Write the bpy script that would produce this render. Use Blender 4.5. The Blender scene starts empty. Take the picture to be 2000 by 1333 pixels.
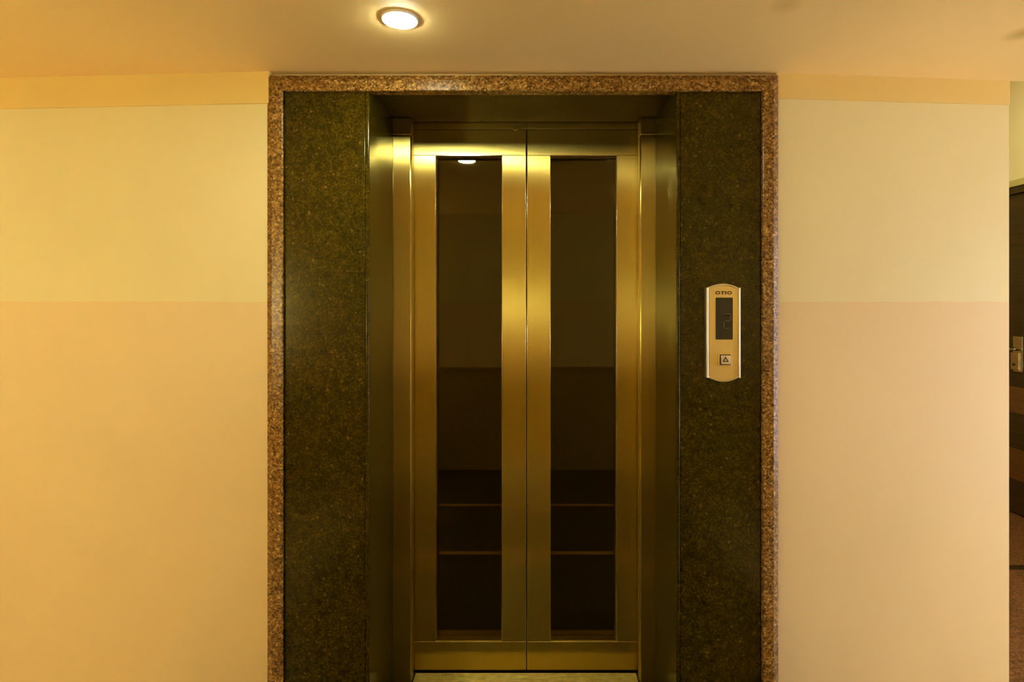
import bpy, bmesh, math, random
from mathutils import Vector

# ------------------------------------------------------------------ camera, world, exposure
F, X0, Y0, HC = 1080.0, 1042.0, 588.0, 1.457      # focal length in pixels, principal point, lens height
scene = bpy.context.scene
COL = scene.collection
cam_d = bpy.data.cameras.new('camera')
cam_d.sensor_width = 36.0
cam_d.lens = F / 2000.0 * 36.0
cam_d.shift_x = (1000.0 - X0) / 2000.0
cam_d.shift_y = (Y0 - 666.5) / 2000.0
cam_d.clip_start = 0.02
cam = bpy.data.objects.new('camera', cam_d)
cam.location = (0, 0, HC)
cam.rotation_euler = (math.pi / 2, 0, 0)
COL.objects.link(cam)
scene.camera = cam

world = bpy.data.worlds.new('world')
world.use_nodes = True
scene.world = world
bg = world.node_tree.nodes['Background']
bg.inputs['Color'].default_value = (0.80, 0.84, 1.0, 1)
bg.inputs['Strength'].default_value = 6.5

# daylight sampling through the tall window in the right wall (a portal gives off no light of its own)
pl = bpy.data.lights.new('window_portal', 'AREA')
pl.shape = 'RECTANGLE'
pl.size, pl.size_y = 0.84, 1.90
pl.cycles.is_portal = True
po = bpy.data.objects.new('window_portal', pl)
po.location = (3.37, 1.15, 1.08)
po.rotation_euler = (math.pi / 2, 0, math.pi / 2)
po['kind'] = 'helper'
COL.objects.link(po)

LAMP_COL = (0.95, 1.0, 0.80)
LAMP_MAIN, LAMP_SIDE, LAMP_CORR, FILL_WALL, FILL_WALL_R = 205.0, 115.0, 520.0, 41.0, 4.0
FILL_COL = (0.92, 0.92, 0.58)

vs = scene.view_settings
vs.view_transform = 'Standard'
vs.look = 'None'
vs.gamma = 1.0
vs.use_curve_mapping = False
vs.exposure = 0.95
scene.cycles.max_bounces = 14
scene.cycles.diffuse_bounces = 8
scene.cycles.glossy_bounces = 6
scene.cycles.sample_clamp_indirect = 8.0
scene.cycles.caustics_reflective = False

# ------------------------------------------------------------------ helpers
def PX(px, depth): return (px - X0) / F * depth            # picture column -> metres at that depth
def PZ(py, depth): return HC + (Y0 - py) / F * depth        # picture row -> height above the floor

def box(bm, x0, x1, y0, y1, z0, z1):
    v = [bm.verts.new(p) for p in ((x0,y0,z0),(x1,y0,z0),(x1,y1,z0),(x0,y1,z0),(x0,y0,z1),(x1,y0,z1),(x1,y1,z1),(x0,y1,z1))]
    for f in ((0,3,2,1),(4,5,6,7),(0,1,5,4),(1,2,6,5),(2,3,7,6),(3,0,4,7)):
        bm.faces.new([v[i] for i in f])

def prism(bm, pts, a, b, axis='y'):
    """closed 2-D outline pushed from a to b along an axis; pts are (x,z) for y, (x,y) for z, (y,z) for x"""
    def P(p, t):
        return {'y': (p[0], t, p[1]), 'z': (p[0], p[1], t), 'x': (t, p[0], p[1])}[axis]
    A = [bm.verts.new(P(p, a)) for p in pts]
    B = [bm.verts.new(P(p, b)) for p in pts]
    n = len(pts)
    bm.faces.new(A); bm.faces.new(B[::-1])
    for i in range(n):
        bm.faces.new((A[i], B[i], B[(i+1) % n], A[(i+1) % n]))

def lathe(bm, prof, n=48, axis='z', c=(0,0,0), close=False):
    rings = []
    for r, t in prof:
        if r < 1e-6:
            p = {'z': (0,0,t), 'y': (0,t,0), 'x': (t,0,0)}[axis]
            rings.append([bm.verts.new(Vector(p) + Vector(c))])
        else:
            ring = []
            for k in range(n):
                a = 2*math.pi*k/n
                u, v = r*math.cos(a), r*math.sin(a)
                p = {'z': (u,v,t), 'y': (u,t,v), 'x': (t,u,v)}[axis]
                ring.append(bm.verts.new(Vector(p) + Vector(c)))
            rings.append(ring)
    m = len(rings)
    for i in range(m if close else m-1):
        a, b = rings[i], rings[(i+1) % m]
        for k in range(n):
            k2 = (k+1) % n
            q = [a[k % len(a)], a[k2 % len(a)], b[k2 % len(b)], b[k % len(b)]]
            u = []
            for w in q:
                if w not in u: u.append(w)
            if len(u) > 2: bm.faces.new(u)

def obj(name, bm, mat, parent=None, bevel=0.0, segs=2, smooth=False):
    bmesh.ops.recalc_face_normals(bm, faces=bm.faces[:])
    if bevel > 0:
        es = [e for e in bm.edges if len(e.link_faces) == 2 and e.calc_face_angle(0) > 0.5]
        nf = bmesh.ops.bevel(bm, geom=es, offset=bevel, segments=segs, profile=0.5, affect='EDGES', clamp_overlap=True)['faces']
        for f in bm.faces: f.smooth = False
        for f in nf: f.smooth = True
    me = bpy.data.meshes.new(name)
    bm.to_mesh(me); bm.free()
    if smooth:
        for p in me.polygons: p.use_smooth = True
        try: me.set_sharp_from_angle(angle=math.radians(35))
        except Exception: pass
    me.materials.append(mat)
    o = bpy.data.objects.new(name, me)
    COL.objects.link(o)
    if parent is not None:
        o.parent = parent
        o.location = tuple(-c for c in parent.location)      # meshes are in world metres
    return o

def empty(name, loc=(0,0,0)):
    o = bpy.data.objects.new(name, None)
    o.location = loc; o.empty_display_size = 0.05
    COL.objects.link(o)
    return o

def tag(o, label=None, cat=None, group=None, kind=None):
    if label: o['label'] = label
    if cat: o['category'] = cat
    if group: o['group'] = group
    if kind: o['kind'] = kind
    return o

def bxo(name, mat, parent, dims, bevel=0.0, segs=2):
    bm = bmesh.new(); box(bm, *dims)
    return obj(name, bm, mat, parent, bevel, segs)

# ------------------------------------------------------------------ materials
class NT:
    def __init__(s, name):
        s.m = bpy.data.materials.new(name); s.m.use_nodes = True
        s.t = s.m.node_tree; s.n = s.t.nodes; s.l = s.t.links
        s.b = s.n['Principled BSDF']
        s.pos = s.n.new('ShaderNodeNewGeometry').outputs['Position']
    def vec(s, scale=(1,1,1)):
        mp = s.n.new('ShaderNodeMapping'); mp.inputs['Scale'].default_value = scale
        s.l.new(s.pos, mp.inputs['Vector']); return mp.outputs['Vector']
    def noise(s, scale, detail=3, rough=0.55, stretch=(1,1,1), dist=0.0):
        k = s.n.new('ShaderNodeTexNoise')
        k.inputs['Scale'].default_value = scale; k.inputs['Detail'].default_value = detail
        k.inputs['Roughness'].default_value = rough; k.inputs['Distortion'].default_value = dist
        s.l.new(s.vec(stretch), k.inputs['Vector']); return k.outputs['Fac']
    def voro(s, scale, out='Color', stretch=(1,1,1), rnd=1.0):
        k = s.n.new('ShaderNodeTexVoronoi'); k.inputs['Scale'].default_value = scale
        k.inputs['Randomness'].default_value = rnd
        s.l.new(s.vec(stretch), k.inputs['Vector'])
        if out == 'Color':
            q = s.n.new('ShaderNodeSeparateColor'); s.l.new(k.outputs['Color'], q.inputs[0]); return q.outputs[0]
        return k.outputs[out]
    def ramp(s, fac, stops, interp='LINEAR'):
        r = s.n.new('ShaderNodeValToRGB'); cr = r.color_ramp; cr.interpolation = interp
        while len(cr.elements) < len(stops): cr.elements.new(0.5)
        for e, (p, c) in zip(cr.elements, stops):
            e.position = p; e.color = (*c, 1) if len(c) == 3 else c
        s.l.new(fac, r.inputs['Fac']); return r.outputs['Color']
    def mix(s, fac, a, b, mode='MIX'):
        k = s.n.new('ShaderNodeMix'); k.data_type = 'RGBA'; k.blend_type = mode
        for sock, v in ((k.inputs[0], fac), (k.inputs[6], a), (k.inputs[7], b)):
            if hasattr(v, 'is_linked') or hasattr(v, 'links'): s.l.new(v, sock)
            elif isinstance(v, (int, float)): sock.default_value = v
            else: sock.default_value = (*v, 1)
        return k.outputs[2]
    def math(s, op, a, b=0.0):
        k = s.n.new('ShaderNodeMath'); k.operation = op
        for i, v in enumerate((a, b)):
            if hasattr(v, 'links'): s.l.new(v, k.inputs[i])
            else: k.inputs[i].default_value = v
        return k.outputs[0]
    def z(s):
        q = s.n.new('ShaderNodeSeparateXYZ'); s.l.new(s.pos, q.inputs[0]); return q.outputs['Z']
    def bump(s, h, strength, dist):
        k = s.n.new('ShaderNodeBump'); k.inputs['Strength'].default_value = strength
        k.inputs['Distance'].default_value = dist; s.l.new(h, k.inputs['Height'])
        s.l.new(k.outputs['Normal'], s.b.inputs['Normal'])
    def set(s, color=None, rough=None, metal=None, spec=None, **kw):
        def put(n, v):
            if v is None: return
            if hasattr(v, 'links'): s.l.new(v, s.b.inputs[n])
            elif isinstance(v, tuple): s.b.inputs[n].default_value = (*v, 1)
            else: s.b.inputs[n].default_value = v
        put('Base Color', color); put('Roughness', rough); put('Metallic', metal); put('Specular IOR Level', spec)
        for k_, v_ in kw.items(): put(k_.replace('_', ' '), v_)
        return s.m

PAINT_TOP = (0.78, 0.675, 0.345)
PAINT_LOW = (0.775, 0.590, 0.300)
PAINT_BAND = (0.78, 0.575, 0.19)
PAINT_CEIL = (0.92, 0.665, 0.27)

def wall_paint(name, split=True, color=PAINT_TOP, spots=()):
    t = NT(name)
    blot = t.ramp(t.noise(1.7, 4), [(0.30, (0.95, 0.94, 0.92)), (0.70, (1.0, 1.0, 1.0))])
    if split:
        wob = t.math('MULTIPLY', t.math('SUBTRACT', t.noise(9.0, 2), 0.5), 0.004)
        edge = t.math('GREATER_THAN', t.math('ADD', t.z(), wob), 1.4545)
        base = t.mix(edge, PAINT_LOW, PAINT_TOP)
    else:
        base = t.mix(0.0, color, color)
    scuff = t.ramp(t.noise(6.0, 6, 0.7), [(0.70, (1, 1, 1)), (0.80, (0.95, 0.92, 0.87))])
    col = t.mix(1.0, t.mix(1.0, base, blot, 'MULTIPLY'), scuff, 'MULTIPLY')
    for (sx, sy, sr, dark) in spots:                       # round darker spots with soft edges
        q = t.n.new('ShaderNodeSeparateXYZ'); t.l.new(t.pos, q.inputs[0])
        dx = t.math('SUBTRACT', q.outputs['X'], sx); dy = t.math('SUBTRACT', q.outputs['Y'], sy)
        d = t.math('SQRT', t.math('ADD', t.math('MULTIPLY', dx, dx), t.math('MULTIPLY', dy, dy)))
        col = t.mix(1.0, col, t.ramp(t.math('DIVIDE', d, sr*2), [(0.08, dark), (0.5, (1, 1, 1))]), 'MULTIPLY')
    t.bump(t.noise(28, 4), 0.12, 0.004)
    return t.set(col, 0.55, 0.0, 0.3)

M = {}
M['wall'] = wall_paint('wall_paint')
M['band'] = wall_paint('cornice_paint', False, PAINT_BAND)
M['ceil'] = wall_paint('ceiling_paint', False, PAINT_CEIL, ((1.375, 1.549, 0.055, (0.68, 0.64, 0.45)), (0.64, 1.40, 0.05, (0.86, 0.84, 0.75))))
M['plain'] = wall_paint('corridor_paint', False, (0.78, 0.67, 0.32))
M['caulk'] = wall_paint('caulk_paint', False, (0.80, 0.66, 0.33))

# dark polished granite
t = NT('dark_granite')
c1 = t.ramp(t.noise(170, 3, 0.6), [(0.30, (0.014, 0.0115, 0.0006)), (0.50, (0.030, 0.0235, 0.0012)), (0.66, (0.056, 0.043, 0.003)), (0.76, (0.10, 0.080, 0.012))])
fl = t.math('GREATER_THAN', t.voro(150), 0.988)
c1 = t.mix(t.math('MULTIPLY', fl, 0.30), c1, (0.22, 0.17, 0.05))
c2 = t.ramp(t.noise(38, 4, 0.7), [(0.34, (0.60, 0.62, 0.6)), (0.66, (1.2, 1.15, 1.1))])
c3 = t.ramp(t.noise(7, 3), [(0.35, (0.92, 0.90, 0.8)), (0.7, (1.25, 1.0, 0.9))])
col = t.mix(1.0, t.mix(1.0, c1, c2, 'MULTIPLY'), c3, 'MULTIPLY')
t.b.inputs['Specular Tint'].default_value = (1.0, 0.86, 0.45, 1)
M['granite'] = t.set(col, 0.17, 0.0, 0.40)
M['granite_soffit'] = M['granite'].copy(); M['granite_soffit'].name = 'honed_granite'
M['granite_soffit'].node_tree.nodes['Principled BSDF'].inputs['Roughness'].default_value = 0.42

# reddish brown speckled granite of the surround
t = NT('brown_granite')
c1 = t.ramp(t.voro(190), [(0.0, (0.070, 0.030, 0.005)), (0.18, (0.16, 0.078, 0.012)), (0.62, (0.29, 0.150, 0.026)), (0.86, (0.37, 0.205, 0.045)), (1.0, (0.52, 0.35, 0.12))])
c2 = t.ramp(t.voro(95), [(0.0, (0.62, 0.55, 0.5)), (0.5, (0.95, 0.93, 0.9)), (1.0, (1.25, 1.2, 1.15))])
c3 = t.ramp(t.noise(520, 2), [(0.40, (0.72, 0.68, 0.64)), (0.55, (1, 1, 1))])
col = t.mix(1.0, t.mix(1.0, c1, c2, 'MULTIPLY'), c3, 'MULTIPLY')
t.bump(t.noise(160, 3), 0.10, 0.002)
t.b.inputs['Specular Tint'].default_value = (1.0, 0.90, 0.75, 1)
M['brown'] = t.set(col, 0.26, 0.0, 0.45)

# brushed stainless steel with a warm cast; the grain runs up and down
def steel(name, color, rough, aniso, wav=0.25):
    t = NT(name)
    grain = t.noise(1.0, 3, 0.6, (420, 420, 2.2))
    wave = t.noise(1.0, 2, 0.5, (3.2, 3.2, 5.5))
    h = t.math('ADD', t.math('MULTIPLY', grain, 0.018), t.math('MULTIPLY', wave, wav))
    t.bump(h, 0.35, 0.004)
    tint = t.ramp(grain, [(0.3, tuple(c*0.94 for c in color)), (0.7, color)])
    tg = t.n.new('ShaderNodeCombineXYZ'); tg.inputs[0].default_value = 1.0
    t.l.new(tg.outputs[0], t.b.inputs['Tangent'])
    return t.set(tint, rough, 1.0, Anisotropic=aniso)
M['steel'] = steel('brushed_steel', (0.64, 0.495, 0.12), 0.28, 1.0)
M['chrome'] = steel('bright_steel', (0.80, 0.74, 0.56), 0.16, 0.0, 0.0)
M['rail'] = steel('rail_metal', (0.60, 0.53, 0.36), 0.34, 0.0, 0.0)
M['plate'] = steel('call_plate_metal', (0.74, 0.55, 0.18), 0.40, 0.3, 0.02)

t = NT('sill_metal')
dirt = t.ramp(t.noise(60, 4, 0.7, (0.4, 1, 1)), [(0.3, (0.62, 0.52, 0.12)), (0.65, (0.95, 0.83, 0.27))])
M['sill'] = t.set(dirt, 0.42, 0.45)

t = NT('dark_glass')
t.b.inputs['Specular Tint'].default_value = (1.0, 0.86, 0.35, 1)
M['glass'] = t.set((0.16, 0.13, 0.03), 0.02, 0.0, 0.5, Transmission_Weight=1.0, IOR=1.75)
t = NT('clear_glass')
M['clear'] = t.set((0.96, 0.98, 1.0), 0.0, 0.0, 0.5, Transmission_Weight=1.0, IOR=1.02)
t = NT('shaft_concrete')
M['shaft'] = t.set(t.ramp(t.noise(5, 4), [(0.3, (0.05, 0.045, 0.03)), (0.7, (0.09, 0.08, 0.05))]), 0.9)
t = NT('black_gap')
M['gap'] = t.set((0.012, 0.010, 0.003), 0.6)
t = NT('display_acrylic')
M['display'] = t.set((0.020, 0.016, 0.003), 0.10, 0.0, 0.5)
t = NT('display_segment')
M['segment'] = t.set((0.13, 0.10, 0.045), 0.5)
t = NT('print_ink')
M['ink'] = t.set((0.085, 0.040, 0.004), 0.6, 0.0, 0.2)
t = NT('arrow_ink')
M['arrow'] = t.set((0.045, 0.028, 0.004), 0.5)
t = NT('etched_print')
M['etch'] = t.set((0.20, 0.17, 0.07), 0.5)
t = NT('lamp_ring')
M['ring'] = t.set((0.82, 0.76, 0.58), 0.4)

def lamp_mat(name, strength, LAMP_COL=LAMP_COL):
    t = NT(name)
    t.b.inputs['Emission Color'].default_value = (*LAMP_COL, 1)
    t.b.inputs['Emission Strength'].default_value = strength
    return t.set((0.9, 0.9, 0.85), 0.5)
M['lamp'] = lamp_mat('lamp_diffuser', LAMP_MAIN)
M['lamp_side'] = lamp_mat('lamp_diffuser_side', LAMP_SIDE)
M['lamp_side_r'] = lamp_mat('lamp_diffuser_dim', LAMP_SIDE*0.2)
M['lamp_corr'] = lamp_mat('lamp_diffuser_corridor', LAMP_CORR)

M['sconce'] = lamp_mat('fill_shade', FILL_WALL, FILL_COL)
M['fill_lamp_r'] = lamp_mat('fill_shade_dim', FILL_WALL_R, FILL_COL)
t = NT('floor_stone')
c1 = t.ramp(t.voro(120), [(0.0, (0.10, 0.040, 0.012)), (0.5, (0.17, 0.076, 0.022)), (0.9, (0.26, 0.125, 0.045)), (1.0, (0.36, 0.20, 0.09))])
c2 = t.ramp(t.noise(9, 5, 0.65), [(0.3, (0.7, 0.7, 0.7)), (0.7, (1.15, 1.1, 1.05))])
M['floor_corr'] = t.set(t.mix(1.0, c1, c2, 'MULTIPLY'), 0.32, 0.0, 0.5)
t = NT('lobby_stone')
c1 = t.ramp(t.voro(120), [(0.0, (0.035, 0.026, 0.005)), (0.6, (0.060, 0.046, 0.009)), (1.0, (0.11, 0.085, 0.022))])
M['floor'] = t.set(c1, 0.30, 0.0, 0.5)
t = NT('bounce_marble')
M['marble'] = t.set(t.ramp(t.noise(5, 6, 0.65, (1, 1, 1), 1.2), [(0.3, (0.62, 0.52, 0.32)), (0.7, (0.78, 0.68, 0.47))]), 0.25)
t = NT('pale_inlay')
M['inlay'] = t.set(t.ramp(t.noise(40, 3), [(0.3, (0.50, 0.26, 0.08)), (0.7, (0.62, 0.36, 0.13))]), 0.3)
t = NT('dark_inlay')
M['inlay_dark'] = t.set(t.ramp(t.noise(60, 3), [(0.3, (0.018, 0.013, 0.004)), (0.7, (0.035, 0.024, 0.007))]), 0.3)

def wood(name, lo, hi):
    t = NT(name)
    g = t.noise(1.0, 5, 0.6, (40, 3.0, 70), 0.6)
    t.bump(g, 0.08, 0.002)
    return t.set(t.ramp(g, [(0.3, lo), (0.7, hi)]), 0.38, 0.0, 0.45)
M['wood_dark'] = wood('dark_veneer', (0.036, 0.021, 0.005), (0.074, 0.045, 0.011))
M['wood_mid'] = wood('orange_veneer', (0.12, 0.052, 0.010), (0.21, 0.095, 0.020))
M['wains'] = wood('wainscot_veneer', (0.28, 0.195, 0.032), (0.44, 0.30, 0.055))
t = NT('casing_paint')
M['casing'] = t.set((0.52, 0.42, 0.12), 0.4)
t = NT('window_white')
M['white'] = t.set((0.75, 0.74, 0.70), 0.4)

# ------------------------------------------------------------------ the setting
CEIL = 2.207
WL0, WL1 = (-0.862, 1.808), (-1.797, 1.863)     # painted wall left of the lift: near the surround, at the picture's edge
WR0, WR1 = (0.800, 1.822), (1.622, 1.886)       # painted wall right of the lift, up to the corridor corner
SIDE_X, BACK_Y, LEFT_X, END_Y = 3.28, -0.36, -4.0, 6.2
k = (WL1[1]-WL0[1]) / (WL0[0]-WL1[0])
WLE = (LEFT_X, WL0[1] + k*(WL0[0]-LEFT_X))

def struct(name, bm, mat, label=None, parent=None, bevel=0.0):
    o = obj(name, bm, mat, parent, bevel)
    if parent is None: o['kind'] = 'structure'
    if label: o['label'] = label
    return o

bm = bmesh.new(); box(bm, LEFT_X-0.1, SIDE_X+0.1, BACK_Y-0.1, 2.055, -0.12, 0.0)
floor = struct('floor', bm, M['floor'], 'dark polished stone floor of the lobby, mirrored in the lift doors')
bm = bmesh.new(); box(bm, 1.5, SIDE_X+0.1, 2.055, END_Y+0.1, -0.12, 0.0)
floor_c = struct('floor_corridor', bm, M['floor_corr'], 'reddish brown speckled floor of the corridor')
for xa_, xb_ in ((LEFT_X, -1.15), (1.10, SIDE_X)):  # unseen pale floor, added to bounce light onto ceiling and lower walls
    o = bxo('floor_bounce_panel', M['marble'], floor, (xa_, xb_, BACK_Y, 1.80, -0.002, 0.0006)); o['label'] = 'pale marble floor added beside the dark field to bounce light'
for y, w in ((1.22, 0.040), (0.47, 0.035)):
    bxo('inlay_strip', M['inlay'], floor, (-1.15, 1.10, y-w/2, y+w/2, -0.002, 0.0012))
s = bxo('inlay_strip', M['inlay_dark'], floor_c, (1.65, SIDE_X-0.001, 2.995, 3.045, -0.002, 0.0012)); s['label'] = 'dark strip across the corridor floor'

bm = bmesh.new(); prism(bm, [WL0, (WL0[0], 2.35), (LEFT_X, 2.35), WLE], 0.0, CEIL, 'z')
wall_left = struct('wall_left', bm, M['wall'], 'cream over peach painted wall left of the lift')
bm = bmesh.new(); prism(bm, [WR0, WR1, (WR1[0], END_Y), (1.45, END_Y), (1.45, 2.35), (WR0[0], 2.35)], 0.0, 3.10, 'z')
wall_right = struct('wall_right', bm, M['wall'], 'cream over peach painted wall between lift and corridor')

bm = bmesh.new(); prism(bm, [(LEFT_X-0.1, BACK_Y-0.1), (SIDE_X+0.1, BACK_Y-0.1), (SIDE_X+0.1, 1.886), (WR1[0]-0.02, 1.886), (WR1[0]-0.02, 2.3), (LEFT_X-0.1, 2.3)], CEIL, CEIL+0.10, 'z')
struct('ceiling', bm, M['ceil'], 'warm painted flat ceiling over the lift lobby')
bm = bmesh.new(); box(bm, 1.45, SIDE_X+0.1, 1.886, END_Y+0.1, 3.10, 3.20)
box(bm, 1.45, SIDE_X+0.1, 1.80, 1.886, CEIL+0.10, 3.20)
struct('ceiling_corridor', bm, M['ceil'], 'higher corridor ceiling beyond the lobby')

# side wall with the tall window and the corridor door left open in it
WY0, WY1, WZ0, WZ1 = 0.73, 1.57, 0.13, 2.03
DY0, DY1, DZ = 3.62, 4.60, 2.235
bm = bmesh.new()
box(bm, SIDE_X, SIDE_X+0.12, BACK_Y-0.1, WY0, 0, 3.10)
box(bm, SIDE_X, SIDE_X+0.12, WY0, WY1, 0, WZ0)
box(bm, SIDE_X, SIDE_X+0.12, WY0, WY1, WZ1, 3.10)
box(bm, SIDE_X, SIDE_X+0.12, WY1, DY0, 0, 3.10)
box(bm, SIDE_X, SIDE_X+0.12, DY0, DY1, DZ, 3.10)
box(bm, SIDE_X, SIDE_X+0.12, DY1, END_Y+0.1, 0, 3.10)
struct('wall_side', bm, M['plain'], 'yellow painted side wall of the corridor beyond the corner')
bm = bmesh.new(); box(bm, 1.45, SIDE_X+0.1, END_Y, END_Y+0.1, 0, 3.10)
struct('wall_end', bm, M['plain'], 'end wall of the corridor')
bm = bmesh.new(); box(bm, LEFT_X-0.1, LEFT_X, BACK_Y-0.1, 2.3, 0, CEIL)
struct('wall_far_left', bm, M['wall'], 'end wall of the lobby')
bm = bmesh.new(); box(bm, LEFT_X-0.1, SIDE_X+0.1, BACK_Y-0.1, BACK_Y, 0, CEIL)
wall_back = struct('wall_back', bm, M['wall'], 'painted wall facing the lift, mirrored in its doors')
n = 7
for i in range(n):
    a = LEFT_X + (SIDE_X-LEFT_X)*i/n; b = LEFT_X + (SIDE_X-LEFT_X)*(i+1)/n
    bxo('wainscot_panel', M['wains'], wall_back, (a+0.002, b-0.002, BACK_Y-0.002, BACK_Y+0.018, 0.0, 0.86), 0.002)
bxo('dado_rail', M['wains'], wall_back, (LEFT_X, SIDE_X, BACK_Y-0.002, BACK_Y+0.03, 0.86, 0.887), 0.004)

bm = bmesh.new()
fw = 0.045
for d in ((WY0, WY0+fw, WZ0, WZ1), (WY1-fw, WY1, WZ0, WZ1), (WY0+fw, WY1-fw, WZ0, WZ0+fw), (WY0+fw, WY1-fw, WZ1-fw, WZ1), (WY0+fw, WY1-fw, 1.35, 1.385)):
    box(bm, SIDE_X+0.03, SIDE_X+0.08, d[0], d[1], d[2], d[3])
win = struct('window_1', bm, M['white'], 'tall window lighting the lobby from the side')
for za, zb in ((WZ0+fw, 1.35), (1.385, WZ1-fw)):
    bxo('pane', M['clear'], win, (SIDE_X+0.052, SIDE_X+0.058, WY0+fw, WY1-fw, za, zb))

# shallow bands under the ceiling
def band(name, p, q, z0, z1, proud=0.004):
    d = Vector((q[0]-p[0], q[1]-p[1])); nrm = Vector((d.y, -d.x)).normalized()
    if nrm.y > 0: nrm = -nrm
    o = nrm*proud; e = -nrm*0.004
    bm = bmesh.new()
    prism(bm, [(p[0]+e.x, p[1]+e.y), (q[0]+e.x, q[1]+e.y), (q[0]+o.x, q[1]+o.y), (p[0]+o.x, p[1]+o.y)], z0, z1, 'z')
    return struct(name, bm, M['band'], 'ochre painted band along the top of the ' + ('left' if p[0] < 0 else 'right') + ' wall', bevel=0.0)
band('trim_1', WL0, WLE, 2.103, CEIL)
kr = (WR1[1]-WR0[1])/(WR1[0]-WR0[0])
band('trim_2', WR0, WR1, 2.124, CEIL)

# masonry round the lift opening and the shaft behind it
bm = bmesh.new()
box(bm, -0.90, -0.5525, 1.832, 2.30, 0, CEIL)
box(bm, 0.484, 0.85, 1.832, 2.30, 0, CEIL)
box(bm, -0.5525, 0.484, 1.832, 2.30, 2.178, CEIL)
struct('wall_lift', bm, M['caulk'], 'wall round the lift opening, a thin line of it above the surround')
bm = bmesh.new()
box(bm, -0.95, -0.85, 2.30, 3.7, -1.0, 2.9); box(bm, 0.80, 0.90, 2.30, 3.7, -1.0, 2.9)
box(bm, -0.95, 0.90, 3.7, 3.8, -1.0, 2.9); box(bm, -0.95, 0.90, 2.30, 3.8, 2.9, 3.0); box(bm, -0.95, 0.90, 2.20, 3.8, -1.1, -1.0)
box(bm, -0.95, 0.90, 2.20, 2.30, CEIL, 2.9); box(bm, -0.95, 0.90, 2.20, 2.30, -1.0, -0.12)
struct('wall_shaft', bm, M['shaft'], 'dark lift shaft behind the glass')

# ------------------------------------------------------------------ granite surround
D_FR = 1.795
xiL, xiR, ziT = PX(551.5, D_FR), PX(1490.5, D_FR), PZ(177, D_FR)
prof = [(0.0, 1.834), (0.0, D_FR+0.0025), (0.0025, D_FR), (0.0345, D_FR), (0.0545, D_FR+0.0125), (0.0545, 1.834)]
sur = empty('trim_3', ((xiL+xiR)/2, 1.834, 0.0))
tag(sur, 'speckled reddish brown granite surround framing the lift', kind='structure')
def frame_piece(name, end_a, end_b):
    bm = bmesh.new()
    A = [bm.verts.new(end_a(u, y)) for u, y in prof]
    B = [bm.verts.new(end_b(u, y)) for u, y in prof]
    m = len(prof)
    bm.faces.new(A); bm.faces.new(B[::-1])
    for i in range(m):
        bm.faces.new((A[i], B[i], B[(i+1) % m], A[(i+1) % m]))
    return obj(name, bm, M['brown'], sur)
g = 0.0004
frame_piece('upright', lambda u, y: (xiL-u, y, 0.0), lambda u, y: (xiL-u, y, ziT+u-g))
frame_piece('upright', lambda u, y: (xiR+u, y, 0.0), lambda u, y: (xiR+u, y, ziT+u-g))
frame_piece('head', lambda u, y: (xiL-u+g, y, ziT+u), lambda u, y: (xiR+u-g, y, ziT+u))

# dark granite cladding: two face slabs, two reveal slabs, one soffit slab
D_P = 1.808
SOF = 2.158
RLx, RRx = -0.5360, 0.4665
clad = empty('trim_4', ((xiL+xiR)/2, D_P, 0.0))
tag(clad, 'polished dark granite cladding beside and above the lift doors', kind='structure')
bxo('face_slab', M['granite'], clad, (xiL-0.004, RLx-0.0145, D_P, 1.831, 0.0, SOF-0.0005), 0.0015)
bxo('face_slab', M['granite'], clad, (RRx+0.0135, xiR-0.003, D_P, 1.831, 0.0, SOF-0.0005), 0.0015)
bxo('reveal_slab', M['granite'], clad, (RLx-0.0135, RLx, D_P-0.004, 2.112, 0.0, SOF-0.0005), 0.004, 3)
bxo('reveal_slab', M['granite'], clad, (RRx, RRx+0.0125, D_P-0.004, 2.112, 0.0, SOF-0.0005), 0.004, 3)
bxo('soffit_slab', M['granite_soffit'], clad, (RLx-0.013, RRx+0.012, D_P, 2.166, SOF, SOF+0.018), 0.0015)
bxo('joint', M['gap'], clad, (xiR-0.003, xiR+0.002, D_P+0.006, 1.830, 0.0, SOF))
bxo('joint', M['gap'], clad, (xiL-0.002, xiL+0.0, D_P-0.004, D_P+0.004, 0.0, SOF))

# steel landing frame
D_J = 2.113
jam = empty('trim_5', (0.0, D_J, 0.0))
tag(jam, 'narrow brushed steel jambs at the sides of the lift doors', kind='structure')
jl0, jl1, jr0, jr1 = RLx-0.005, PX(803.5, D_J), PX(1250, D_J), RRx+0.005
ZJ = PZ(264, D_J)
for a, b in ((jl0, jl1), (jr0, jr1)):
    bxo('jamb', M['steel'], jam, (a, b, D_J, 2.158, -0.02, ZJ-0.0006), 0.005, 4)
    bxo('jamb_cap', M['steel'], jam, (a, b, D_J, 2.158, ZJ+0.0006, SOF-0.0005), 0.003, 3)
    c = (a-0.30, a+0.003) if a < 0 else (b-0.003, b+0.30)
bxo('backing', M['gap'], jam, (-0.555, jl0+0.02, 2.116, 2.158, 0.0, SOF))
bxo('backing', M['gap'], jam, (jr1-0.02, 0.486, 2.116, 2.158, 0.0, SOF))

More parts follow.
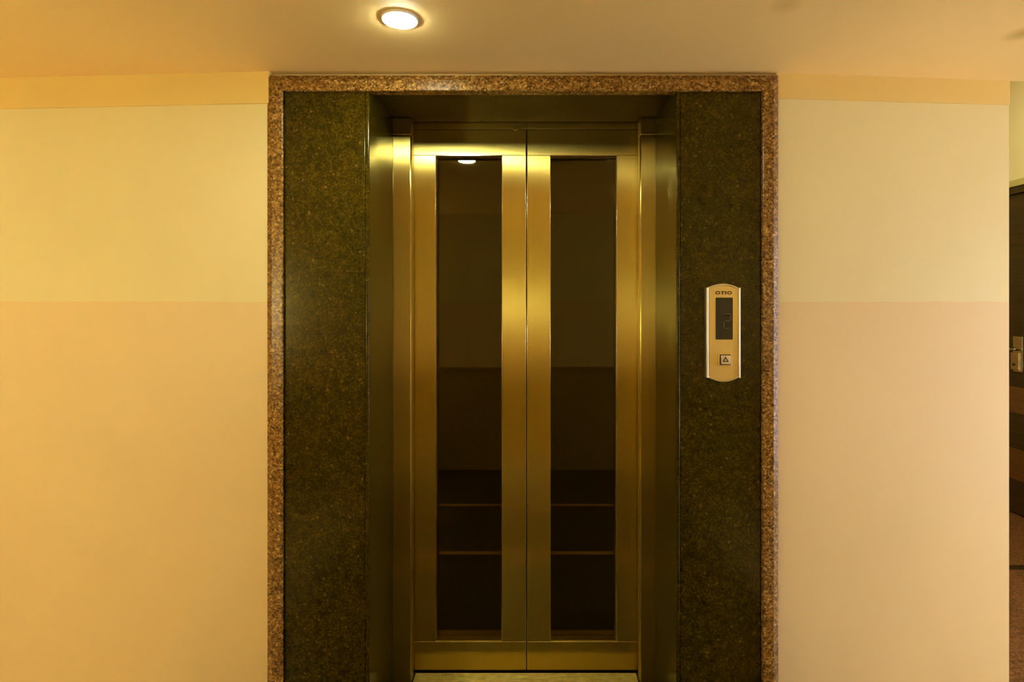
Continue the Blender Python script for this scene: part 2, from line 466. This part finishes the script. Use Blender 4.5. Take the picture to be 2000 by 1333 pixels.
# ------------------------------------------------------------------ lift door leaves
D_D = 2.170
def Xd(px): return PX(px, D_D)
def Zd(py): return PZ(py, D_D)
zt, zb = 2.176, 0.0065
gz1, gz0 = Zd(303.5), Zd(1254)
zr = Zd(253.3)
def leaf(x0, x1, g0, g1, seam, label, extras):
    r = empty('elevator_door_leaf', ((x0+x1)/2, D_D, zb))
    tag(r, label, 'elevator door', 'sliding lift doors')
    b = 0.0012
    y1 = D_D + 0.048
    bxo('stile', M['steel'], r, (x0, g0, D_D, y1, gz0, gz1), b)
    bxo('stile', M['steel'], r, (g1, x1, D_D, y1, gz0, gz1), b)
    bxo('top_rail', M['steel'], r, (x0, x1, D_D, y1, gz1+0.0004, zr-0.0015), b)
    bxo('head_strip', M['steel'], r, (x0, x1, D_D, y1, zr+0.0015, zt), b)
    bxo('bottom_rail', M['steel'], r, (x0, x1, D_D, y1, zb, gz0-0.0004), b)
    bxo('groove', M['gap'], r, (x0+0.001, x1-0.001, D_D+0.004, y1-0.004, zr-0.003, zr+0.003))
    gl = bxo('glass_pane', M['glass'], r, (g0-0.006, g1+0.006, D_D+0.036, D_D+0.042, gz0-0.006, gz1+0.006)); gl['label'] = 'tall dark tinted glass strip'
    bxo('glazing_ledge', M['steel'], r, (g0+0.0005, g1-0.0005, D_D+0.001, D_D+0.0355, gz0-0.004, gz0+0.003), 0.001)
    bxo('glazing_bead', M['chrome'], r, (g0-0.0005, g1+0.0005, D_D-0.0012, D_D+0.004, gz1-0.002, gz1+0.0012), 0.0006)
    for gx in (g0, g1):
        bxo('glazing_bead', M['chrome'], r, (gx-0.0009, gx+0.0009, D_D-0.0010, D_D+0.004, gz0, gz1-0.002), 0.0005)
    ex = x1 if seam == 'r' else x0
    bxo('edge_strip', M['chrome'], r, (ex-0.0022, ex+0.0, D_D-0.0006, y1-0.004, zb, zr-0.002) if seam == 'r' else (ex, ex+0.0022, D_D-0.0006, y1-0.004, zb, zr-0.002), 0.0008)
    extras(r)
    return r
def left_extras(r):
    bm = bmesh.new()
    lathe(bm, [(0.0, -0.0010), (0.0042, -0.0010), (0.0046, -0.0006), (0.0052, -0.0022), (0.0085, -0.0016), (0.0090, 0.0)], 32, 'y', (Xd(1006.5), D_D, Zd(251.5)))
    o = obj('release_keyhole', bm, M['steel'], r, 0, smooth=True)
    bm = bmesh.new(); lathe(bm, [(0.0, -0.0016), (0.0030, -0.0016), (0.0030, 0.0)], 20, 'y', (Xd(1006.5), D_D, Zd(251.5)))
    obj('key_slot', bm, M['gap'], r)
def right_extras(r):
    gy = D_D + 0.0355
    rnd = random.Random(4)
    etched = None
    bm = bmesh.new()
    sc = gy / F
    for row, (py, h) in enumerate(((308.3, 1.6), (312.6, 1.0), (315.4, 0.7))):
        x = 1184.0
        while x < (1203.5 if row < 2 else 1196):
            w = rnd.choice((1.3, 1.8, 2.4, 3.0))
            box(bm, PX(x, gy), PX(min(x+w, 1204), gy), gy-0.0004, gy+0.0004, PZ(py+h/2, gy), PZ(py-h/2, gy))
            x += w + 0.7
    o = obj('etched_mark', bm, M['etch'], r); o['label'] = 'faint small print in the corner of the glass'
leaf(-0.530, Xd(1027.6), Xd(851), Xd(980.5), 'r', 'left brushed steel lift door leaf with tall dark glass strip and keyhole', left_extras)
leaf(Xd(1029.2), 0.470, Xd(1075), Xd(1204.5), 'l', 'right brushed steel lift door leaf with tall glass strip beside the call panel', right_extras)

# threshold
sill = empty('threshold_plate', (-0.03, 2.11, -0.012))
tag(sill, 'ridged brass coloured metal threshold plate below the lift doors', 'threshold')
sx0, sx1 = -0.4615, 0.4015
bxo('plate', M['sill'], sill, (sx0, sx1, 2.050, 2.166, -0.030, -0.0035), 0.001)
y = 2.053
rm = None
while y < 2.160:
    if rm is None:
        o = bxo('ridge', M['sill'], sill, (sx0+0.001, sx1-0.001, y, y+0.0048, -0.004, 0.0), 0.0008, 1); rm = o; base_y = y
    else:
        o = rm.copy(); COL.objects.link(o); o.parent = sill; o.location.y = rm.location.y + (y-base_y)
    y += 0.0082
bm = bmesh.new(); box(bm, -0.90, 0.90, 2.0555, 2.30, -0.12, -0.0305)
box(bm, -0.90, sx0-0.0003, 2.0555, 2.168, -0.0305, -0.0005); box(bm, sx1+0.0003, 0.90, 2.0555, 2.168, -0.0305, -0.0005)
struct('floor_threshold', bm, M['inlay_dark'], 'dark stone under the lift threshold')

# ------------------------------------------------------------------ call panel
D_C = D_P
def arc_pts(xa, xb, zs, zc, n=14):
    """points of a shallow arc from (xa,zs) over the middle height zc to (xb,zs)"""
    h = zc - zs; c = (xb-xa)/2; R = (c*c + h*h)/(2*abs(h)); s = 1 if h > 0 else -1
    out = []
    for i in range(n+1):
        x = xa + (xb-xa)*i/n; dx = x-(xa+xb)/2
        out.append((x, zs + s*(math.sqrt(R*R-dx*dx) - (R-abs(h)))))
    return out
cp = empty('lift_call_panel', (PX(1412, D_C), D_C, PZ(747, D_C)))
tag(cp, 'gold coloured lift call panel with dark display and up button on granite', 'call panel')
dF = D_C - 0.017
def Xc(px): return PX(px, dF)
def Zc(py): return PZ(py, dF)
xa, xb = Xc(1379.5), Xc(1445.5)
out = arc_pts(xa, xb, Zc(563.5), Zc(554)) + arc_pts(xb, xa, Zc(737), Zc(746))
bm = bmesh.new(); prism(bm, out, D_C+0.001, dF+0.003, 'y')
obj('back_shell', bm, M['chrome'], cp, 0.0015)
xa2, xb2 = Xc(1384.5), Xc(1441.5)
inn = arc_pts(xa2, xb2, Zc(565.5), Zc(558)) + arc_pts(xb2, xa2, Zc(736), Zc(743.2))
bm = bmesh.new(); prism(bm, inn, dF+0.004, dF, 'y')
fp = obj('faceplate', bm, M['plate'], cp, 0.0008)
for xs, xe in ((1378.0, 1384.8), (1441.2, 1446.8)):
    bm = bmesh.new()
    w = Xc(xe)-Xc(xs); cx = (Xc(xs)+Xc(xe))/2
    pts = [(cx + w/2*math.cos(math.pi*i/10), dF+0.006 - 0.0105*math.sin(math.pi*i/10)) for i in range(11)]
    pts = [(p[0], p[1]) for p in pts] + [(cx-w/2, D_C+0.001), (cx+w/2, D_C+0.001)]
    prism(bm, pts, Zc(738), Zc(562.5), 'z')
    obj('side_rail', bm, M['rail'], cp, smooth=True)
def rim(zs, zc, wid):
    A = arc_pts(xa2-0.001, xb2+0.001, zs, zc); B = arc_pts(xa2-0.001, xb2+0.001, zs-wid, zc-wid)
    bm = bmesh.new(); prism(bm, A + B[::-1], dF+0.004, dF-0.0022, 'y'); obj('end_rim', bm, M['chrome'], cp, 0.0007)
rim(Zc(564.0), Zc(554.6), 0.0042); rim(Zc(737.0)+0.0042, Zc(746.2)+0.0042, 0.0042)
# display with a dim figure
def rounded(x0, x1, z0, z1, r, n=4):
    pts = []
    for cx, cz, a0 in ((x1-r, z1-r, 0), (x0+r, z1-r, 90), (x0+r, z0+r, 180), (x1-r, z0+r, 270)):
        for i in range(n+1):
            a = math.radians(a0+90*i/n); pts.append((cx+r*math.cos(a), cz+r*math.sin(a)))
    return pts
bm = bmesh.new(); prism(bm, rounded(Xc(1397.6), Xc(1431.2), Zc(663.7), Zc(581.7), 0.0022), dF+0.003, dF-0.0006, 'y')
dp = obj('display', bm, M['display'], cp); dp['label'] = 'dark display with a dim figure 2'
yd = (dF-0.0012, dF-0.0004)
for a, b, c, d in ((1415.8, 1425.6, 613.0, 614.6), (1415.8, 1425.6, 626.6, 628.2), (1415.8, 1425.6, 640.8, 642.4), (1413.2, 1414.6, 629.0, 640.2), (1426.4, 1427.4, 615.4, 626.0)):
    o = bxo('segment', M['segment'], dp, (Xc(a), Xc(b), yd[0], yd[1], Zc(d), Zc(c)))
    o.location = (0, 0, 0)
# raised lettering
def ring2(cx, cz, rx, rz, tx, tz, e=2.0, n=28):
    def P(a, r, s):
        c, q = math.cos(a), math.sin(a)
        return (cx + r*math.copysign(abs(c)**(2/e), c), cz + s*math.copysign(abs(q)**(2/e), q))
    bm = bmesh.new(); ya, yb = dF-0.0006, dF+0.0005
    O1, I1, O2, I2 = [], [], [], []
    for i in range(n):
        a = 2*math.pi*i/n
        o, w = P(a, rx, rz), P(a, rx-tx, rz-tz)
        O1.append(bm.verts.new((o[0], ya, o[1]))); I1.append(bm.verts.new((w[0], ya, w[1])))
        O2.append(bm.verts.new((o[0], yb, o[1]))); I2.append(bm.verts.new((w[0], yb, w[1])))
    for i in range(n):
        j = (i+1) % n
        bm.faces.new((O1[i], O1[j], I1[j], I1[i])); bm.faces.new((O1[i], O2[i], O2[j], O1[j])); bm.faces.new((I1[i], I1[j], I2[j], I2[i])); bm.faces.new((O2[i], I2[i], I2[j], O2[j]))
    return bm
u = dF/F
zc = Zc(572.3)
obj('letter_o', ring2(Xc(1401.9), zc, 4.7*u, 3.4*u, 2.2*u, 1.75*u, 2.3), M['ink'], cp)
bm = bmesh.new()
prism(bm, [(Xc(1408.2), zc+3.3*u), (Xc(1414.9), zc+3.3*u), (Xc(1414.9), zc+1.6*u), (Xc(1412.6), zc+1.6*u), (Xc(1412.6), zc-3.3*u), (Xc(1409.8), zc-3.3*u), (Xc(1409.8), zc+1.6*u), (Xc(1408.2), zc+1.6*u)], dF-0.0006, dF+0.0005, 'y')
obj('letter_t', bm, M['ink'], cp)
bxo('letter_i', M['ink'], cp, (Xc(1415.9), Xc(1418.6), dF-0.0006, dF+0.0005, zc-3.3*u, zc+3.3*u))
obj('letter_o', ring2(Xc(1424.8), zc, 4.6*u, 3.4*u, 2.2*u, 1.75*u, 2.3), M['ink'], cp)
# up button
bm = bmesh.new(); prism(bm, rounded(Xc(1402.6), Xc(1428.3), Zc(715.4), Zc(690.6), 0.003), dF+0.002, dF-0.0045, 'y')
obj('button_bezel', bm, M['plate'], cp, 0.0012)
bm = bmesh.new(); prism(bm, rounded(Xc(1404.6), Xc(1427.0), Zc(713.4), Zc(692.6), 0.0025), dF-0.003, dF-0.0049, 'y')
obj('button_gap', bm, M['arrow'], cp)
bm = bmesh.new(); prism(bm, rounded(Xc(1407.0), Xc(1425.2), Zc(711.6), Zc(694.2), 0.0015), dF, dF-0.0085, 'y')
cb = obj('call_button', bm, M['chrome'], cp, 0.0010)
bm = bmesh.new()
T = [(1415.5, 696.4), (1421.6, 706.8), (1409.6, 706.8)]; I = [(1415.55, 700.6), (1418.6, 704.7), (1412.7, 704.7)]
ya, yb = dF-0.0091, dF-0.0080
def tv(p, y): return bm.verts.new((Xc(p[0]), y, Zc(p[1])))
A, B, C, D = [tv(p, ya) for p in T], [tv(p, ya) for p in I], [tv(p, yb) for p in T], [tv(p, yb) for p in I]
for i in range(3):
    j = (i+1) % 3
    bm.faces.new((A[i], A[j], B[j], B[i])); bm.faces.new((A[i], C[i], C[j], A[j])); bm.faces.new((B[i], B[j], D[j], D[i])); bm.faces.new((C[i], D[i], D[j], C[j]))
ar = obj('up_arrow', bm, M['arrow'], cb); ar.location = (0,0,0); ar['label'] = 'outlined up triangle'

# ------------------------------------------------------------------ recessed ceiling lights
def downlight(x, y, z, r, mat, label):
    e = empty('ceiling_light', (x, y, z))
    tag(e, label, 'ceiling light', 'recessed ceiling lights')
    bm = bmesh.new()
    lathe(bm, [(r, -0.004), (r+0.0015, -0.0055), (r+0.0035, -0.004), (r+0.0045, 0.0), (r, 0.0)], 56, 'z', (x, y, z), close=True)
    obj('trim_ring', bm, M['ring'], e, smooth=True)
    bm = bmesh.new()
    lathe(bm, [(0.0, -0.0098), (r*0.45, -0.0096), (r*0.75, -0.0088), (r*0.92, -0.0076), (r*0.985, -0.0060), (r*0.995, 0.0)], 56, 'z', (x, y, z))
    obj('diffuser', bm, mat, e, smooth=True)
    return e
LY = (CEIL-HC-0.006)*F/(Y0-41.0)
downlight(PX(781, LY), LY, CEIL, 0.0440, M['lamp'], 'round glowing recessed ceiling light in front of the lift')
downlight(-2.55, 0.85, CEIL, 0.0440, M['lamp_side'], 'recessed ceiling light further left along the lobby')
downlight(2.35, 0.75, CEIL, 0.0440, M['lamp_side_r'], 'recessed ceiling light at the corridor end of the lobby')
downlight(2.45, 3.1, 3.10, 0.0440, M['lamp_corr'], 'recessed ceiling light in the corridor')

# unseen fill lamps added on the wall facing the lift to raise the ambient light
def sconce(x, label, mat):
    e = empty('wall_fill_lamp', (x, BACK_Y, 1.210))
    tag(e, label, 'fill lamp', 'added fill lamps facing the lift')
    cy = BACK_Y + 0.085
    bm = bmesh.new(); lathe(bm, [(0.045, 1.240), (0.070, 1.245), (0.075, 1.540), (0.070, 1.540), (0.045, 1.540)], 32, 'z', (x, cy, 0)); obj('shade', bm, mat, e, smooth=True)
    bm = bmesh.new(); box(bm, x-0.04, x+0.04, BACK_Y, BACK_Y+0.012, 1.280, 1.500); obj('backplate', bm, M['chrome'], e, 0.003)
    bm = bmesh.new(); box(bm, x-0.012, x+0.012, BACK_Y+0.010, cy+0.002, 1.215, 1.235); box(bm, x-0.035, x+0.035, cy-0.035, cy+0.035, 1.230, 1.245); obj('arm', bm, M['chrome'], e, 0.002)
sconce(-2.15, 'added cylindrical fill lamp at the left of the wall facing the lift', M['sconce'])
sconce(2.15, 'added cylindrical fill lamp at the right of the wall facing the lift', M['fill_lamp_r'])

# ------------------------------------------------------------------ corridor door
dr = empty('door_1', (SIDE_X, (DY0+DY1)/2, 0.0))
tag(dr, 'dark wooden corridor door with metal lever handle, half hidden by the corner', kind='structure')
lx = SIDE_X + 0.012
lf = bxo('leaf', M['wood_dark'], dr, (lx, lx+0.04, DY0+0.035, DY1-0.035, 0.006, 2.185), 0.002)
def sub(o, p):
    o.parent = p; o.location = (0, 0, 0); return o
for z0, z1 in ((0.690, 0.868), (0.238, 0.445)):
    bm = bmesh.new(); box(bm, lx-0.003, lx+0.002, DY0+0.036, DY1-0.036, z0, z1)
    sub(obj('veneer_band', bm, M['wood_mid'], dr, 0.001), lf)
bm = bmesh.new()
box(bm, SIDE_X-0.006, SIDE_X+0.07, DY0, DY0+0.034, 0, DZ); box(bm, SIDE_X-0.006, SIDE_X+0.07, DY1-0.034, DY1, 0, DZ); box(bm, SIDE_X-0.006, SIDE_X+0.07, DY0+0.034, DY1-0.034, 2.188, DZ)
obj('door_frame', bm, M['wood_dark'], dr, 0.001)
bxo('casing', M['casing'], dr, (SIDE_X-0.016, SIDE_X+0.002, DY0-0.05, DY1+0.05, DZ, DZ+0.045), 0.002)
for a in (DY0-0.05, DY1):
    bxo('casing', M['casing'], dr, (SIDE_X-0.016, SIDE_X+0.002, a, a+0.05, 0.0, DZ), 0.002)
bxo('backing', M['gap'], dr, (SIDE_X+0.075, SIDE_X+0.11, DY0, DY1, 0, DZ))
hd = empty('door_handle', (0, 0, 0)); hd.parent = dr; hd.location = tuple(-c for c in dr.location)
def hpart(name, bm, mat, bevel=0.0, smooth=False):
    o = obj(name, bm, mat, None, bevel, smooth=smooth); o.parent = hd; return o
bm = bmesh.new(); box(bm, lx-0.007, lx+0.001, 3.715, 3.790, 0.973, 1.215); hpart('backplate', bm, M['chrome'], 0.002)
bm = bmesh.new(); box(bm, lx-0.016, lx-0.006, 3.735, 3.800, 0.985, 1.105); hpart('lock_cover', bm, M['chrome'], 0.003)
bm = bmesh.new(); lathe(bm, [(0.0, lx-0.050), (0.009, lx-0.050), (0.009, lx-0.006)], 20, 'x', (0, 3.728, 1.128)); hpart('spindle', bm, M['chrome'], smooth=True)
bm = bmesh.new(); lathe(bm, [(0.0, 3.716), (0.007, 3.716), (0.0095, 3.719), (0.0095, 3.835), (0.006, 3.838), (0.0, 3.838)], 20, 'y', (lx-0.050, 0, 1.128)); hpart('lever', bm, M['chrome'], smooth=True)
bm = bmesh.new(); lathe(bm, [(0.0, lx-0.020), (0.009, lx-0.020), (0.011, lx-0.015)], 20, 'x', (0, 3.772, 1.022)); hpart('key_cylinder', bm, M['gap'], smooth=True)
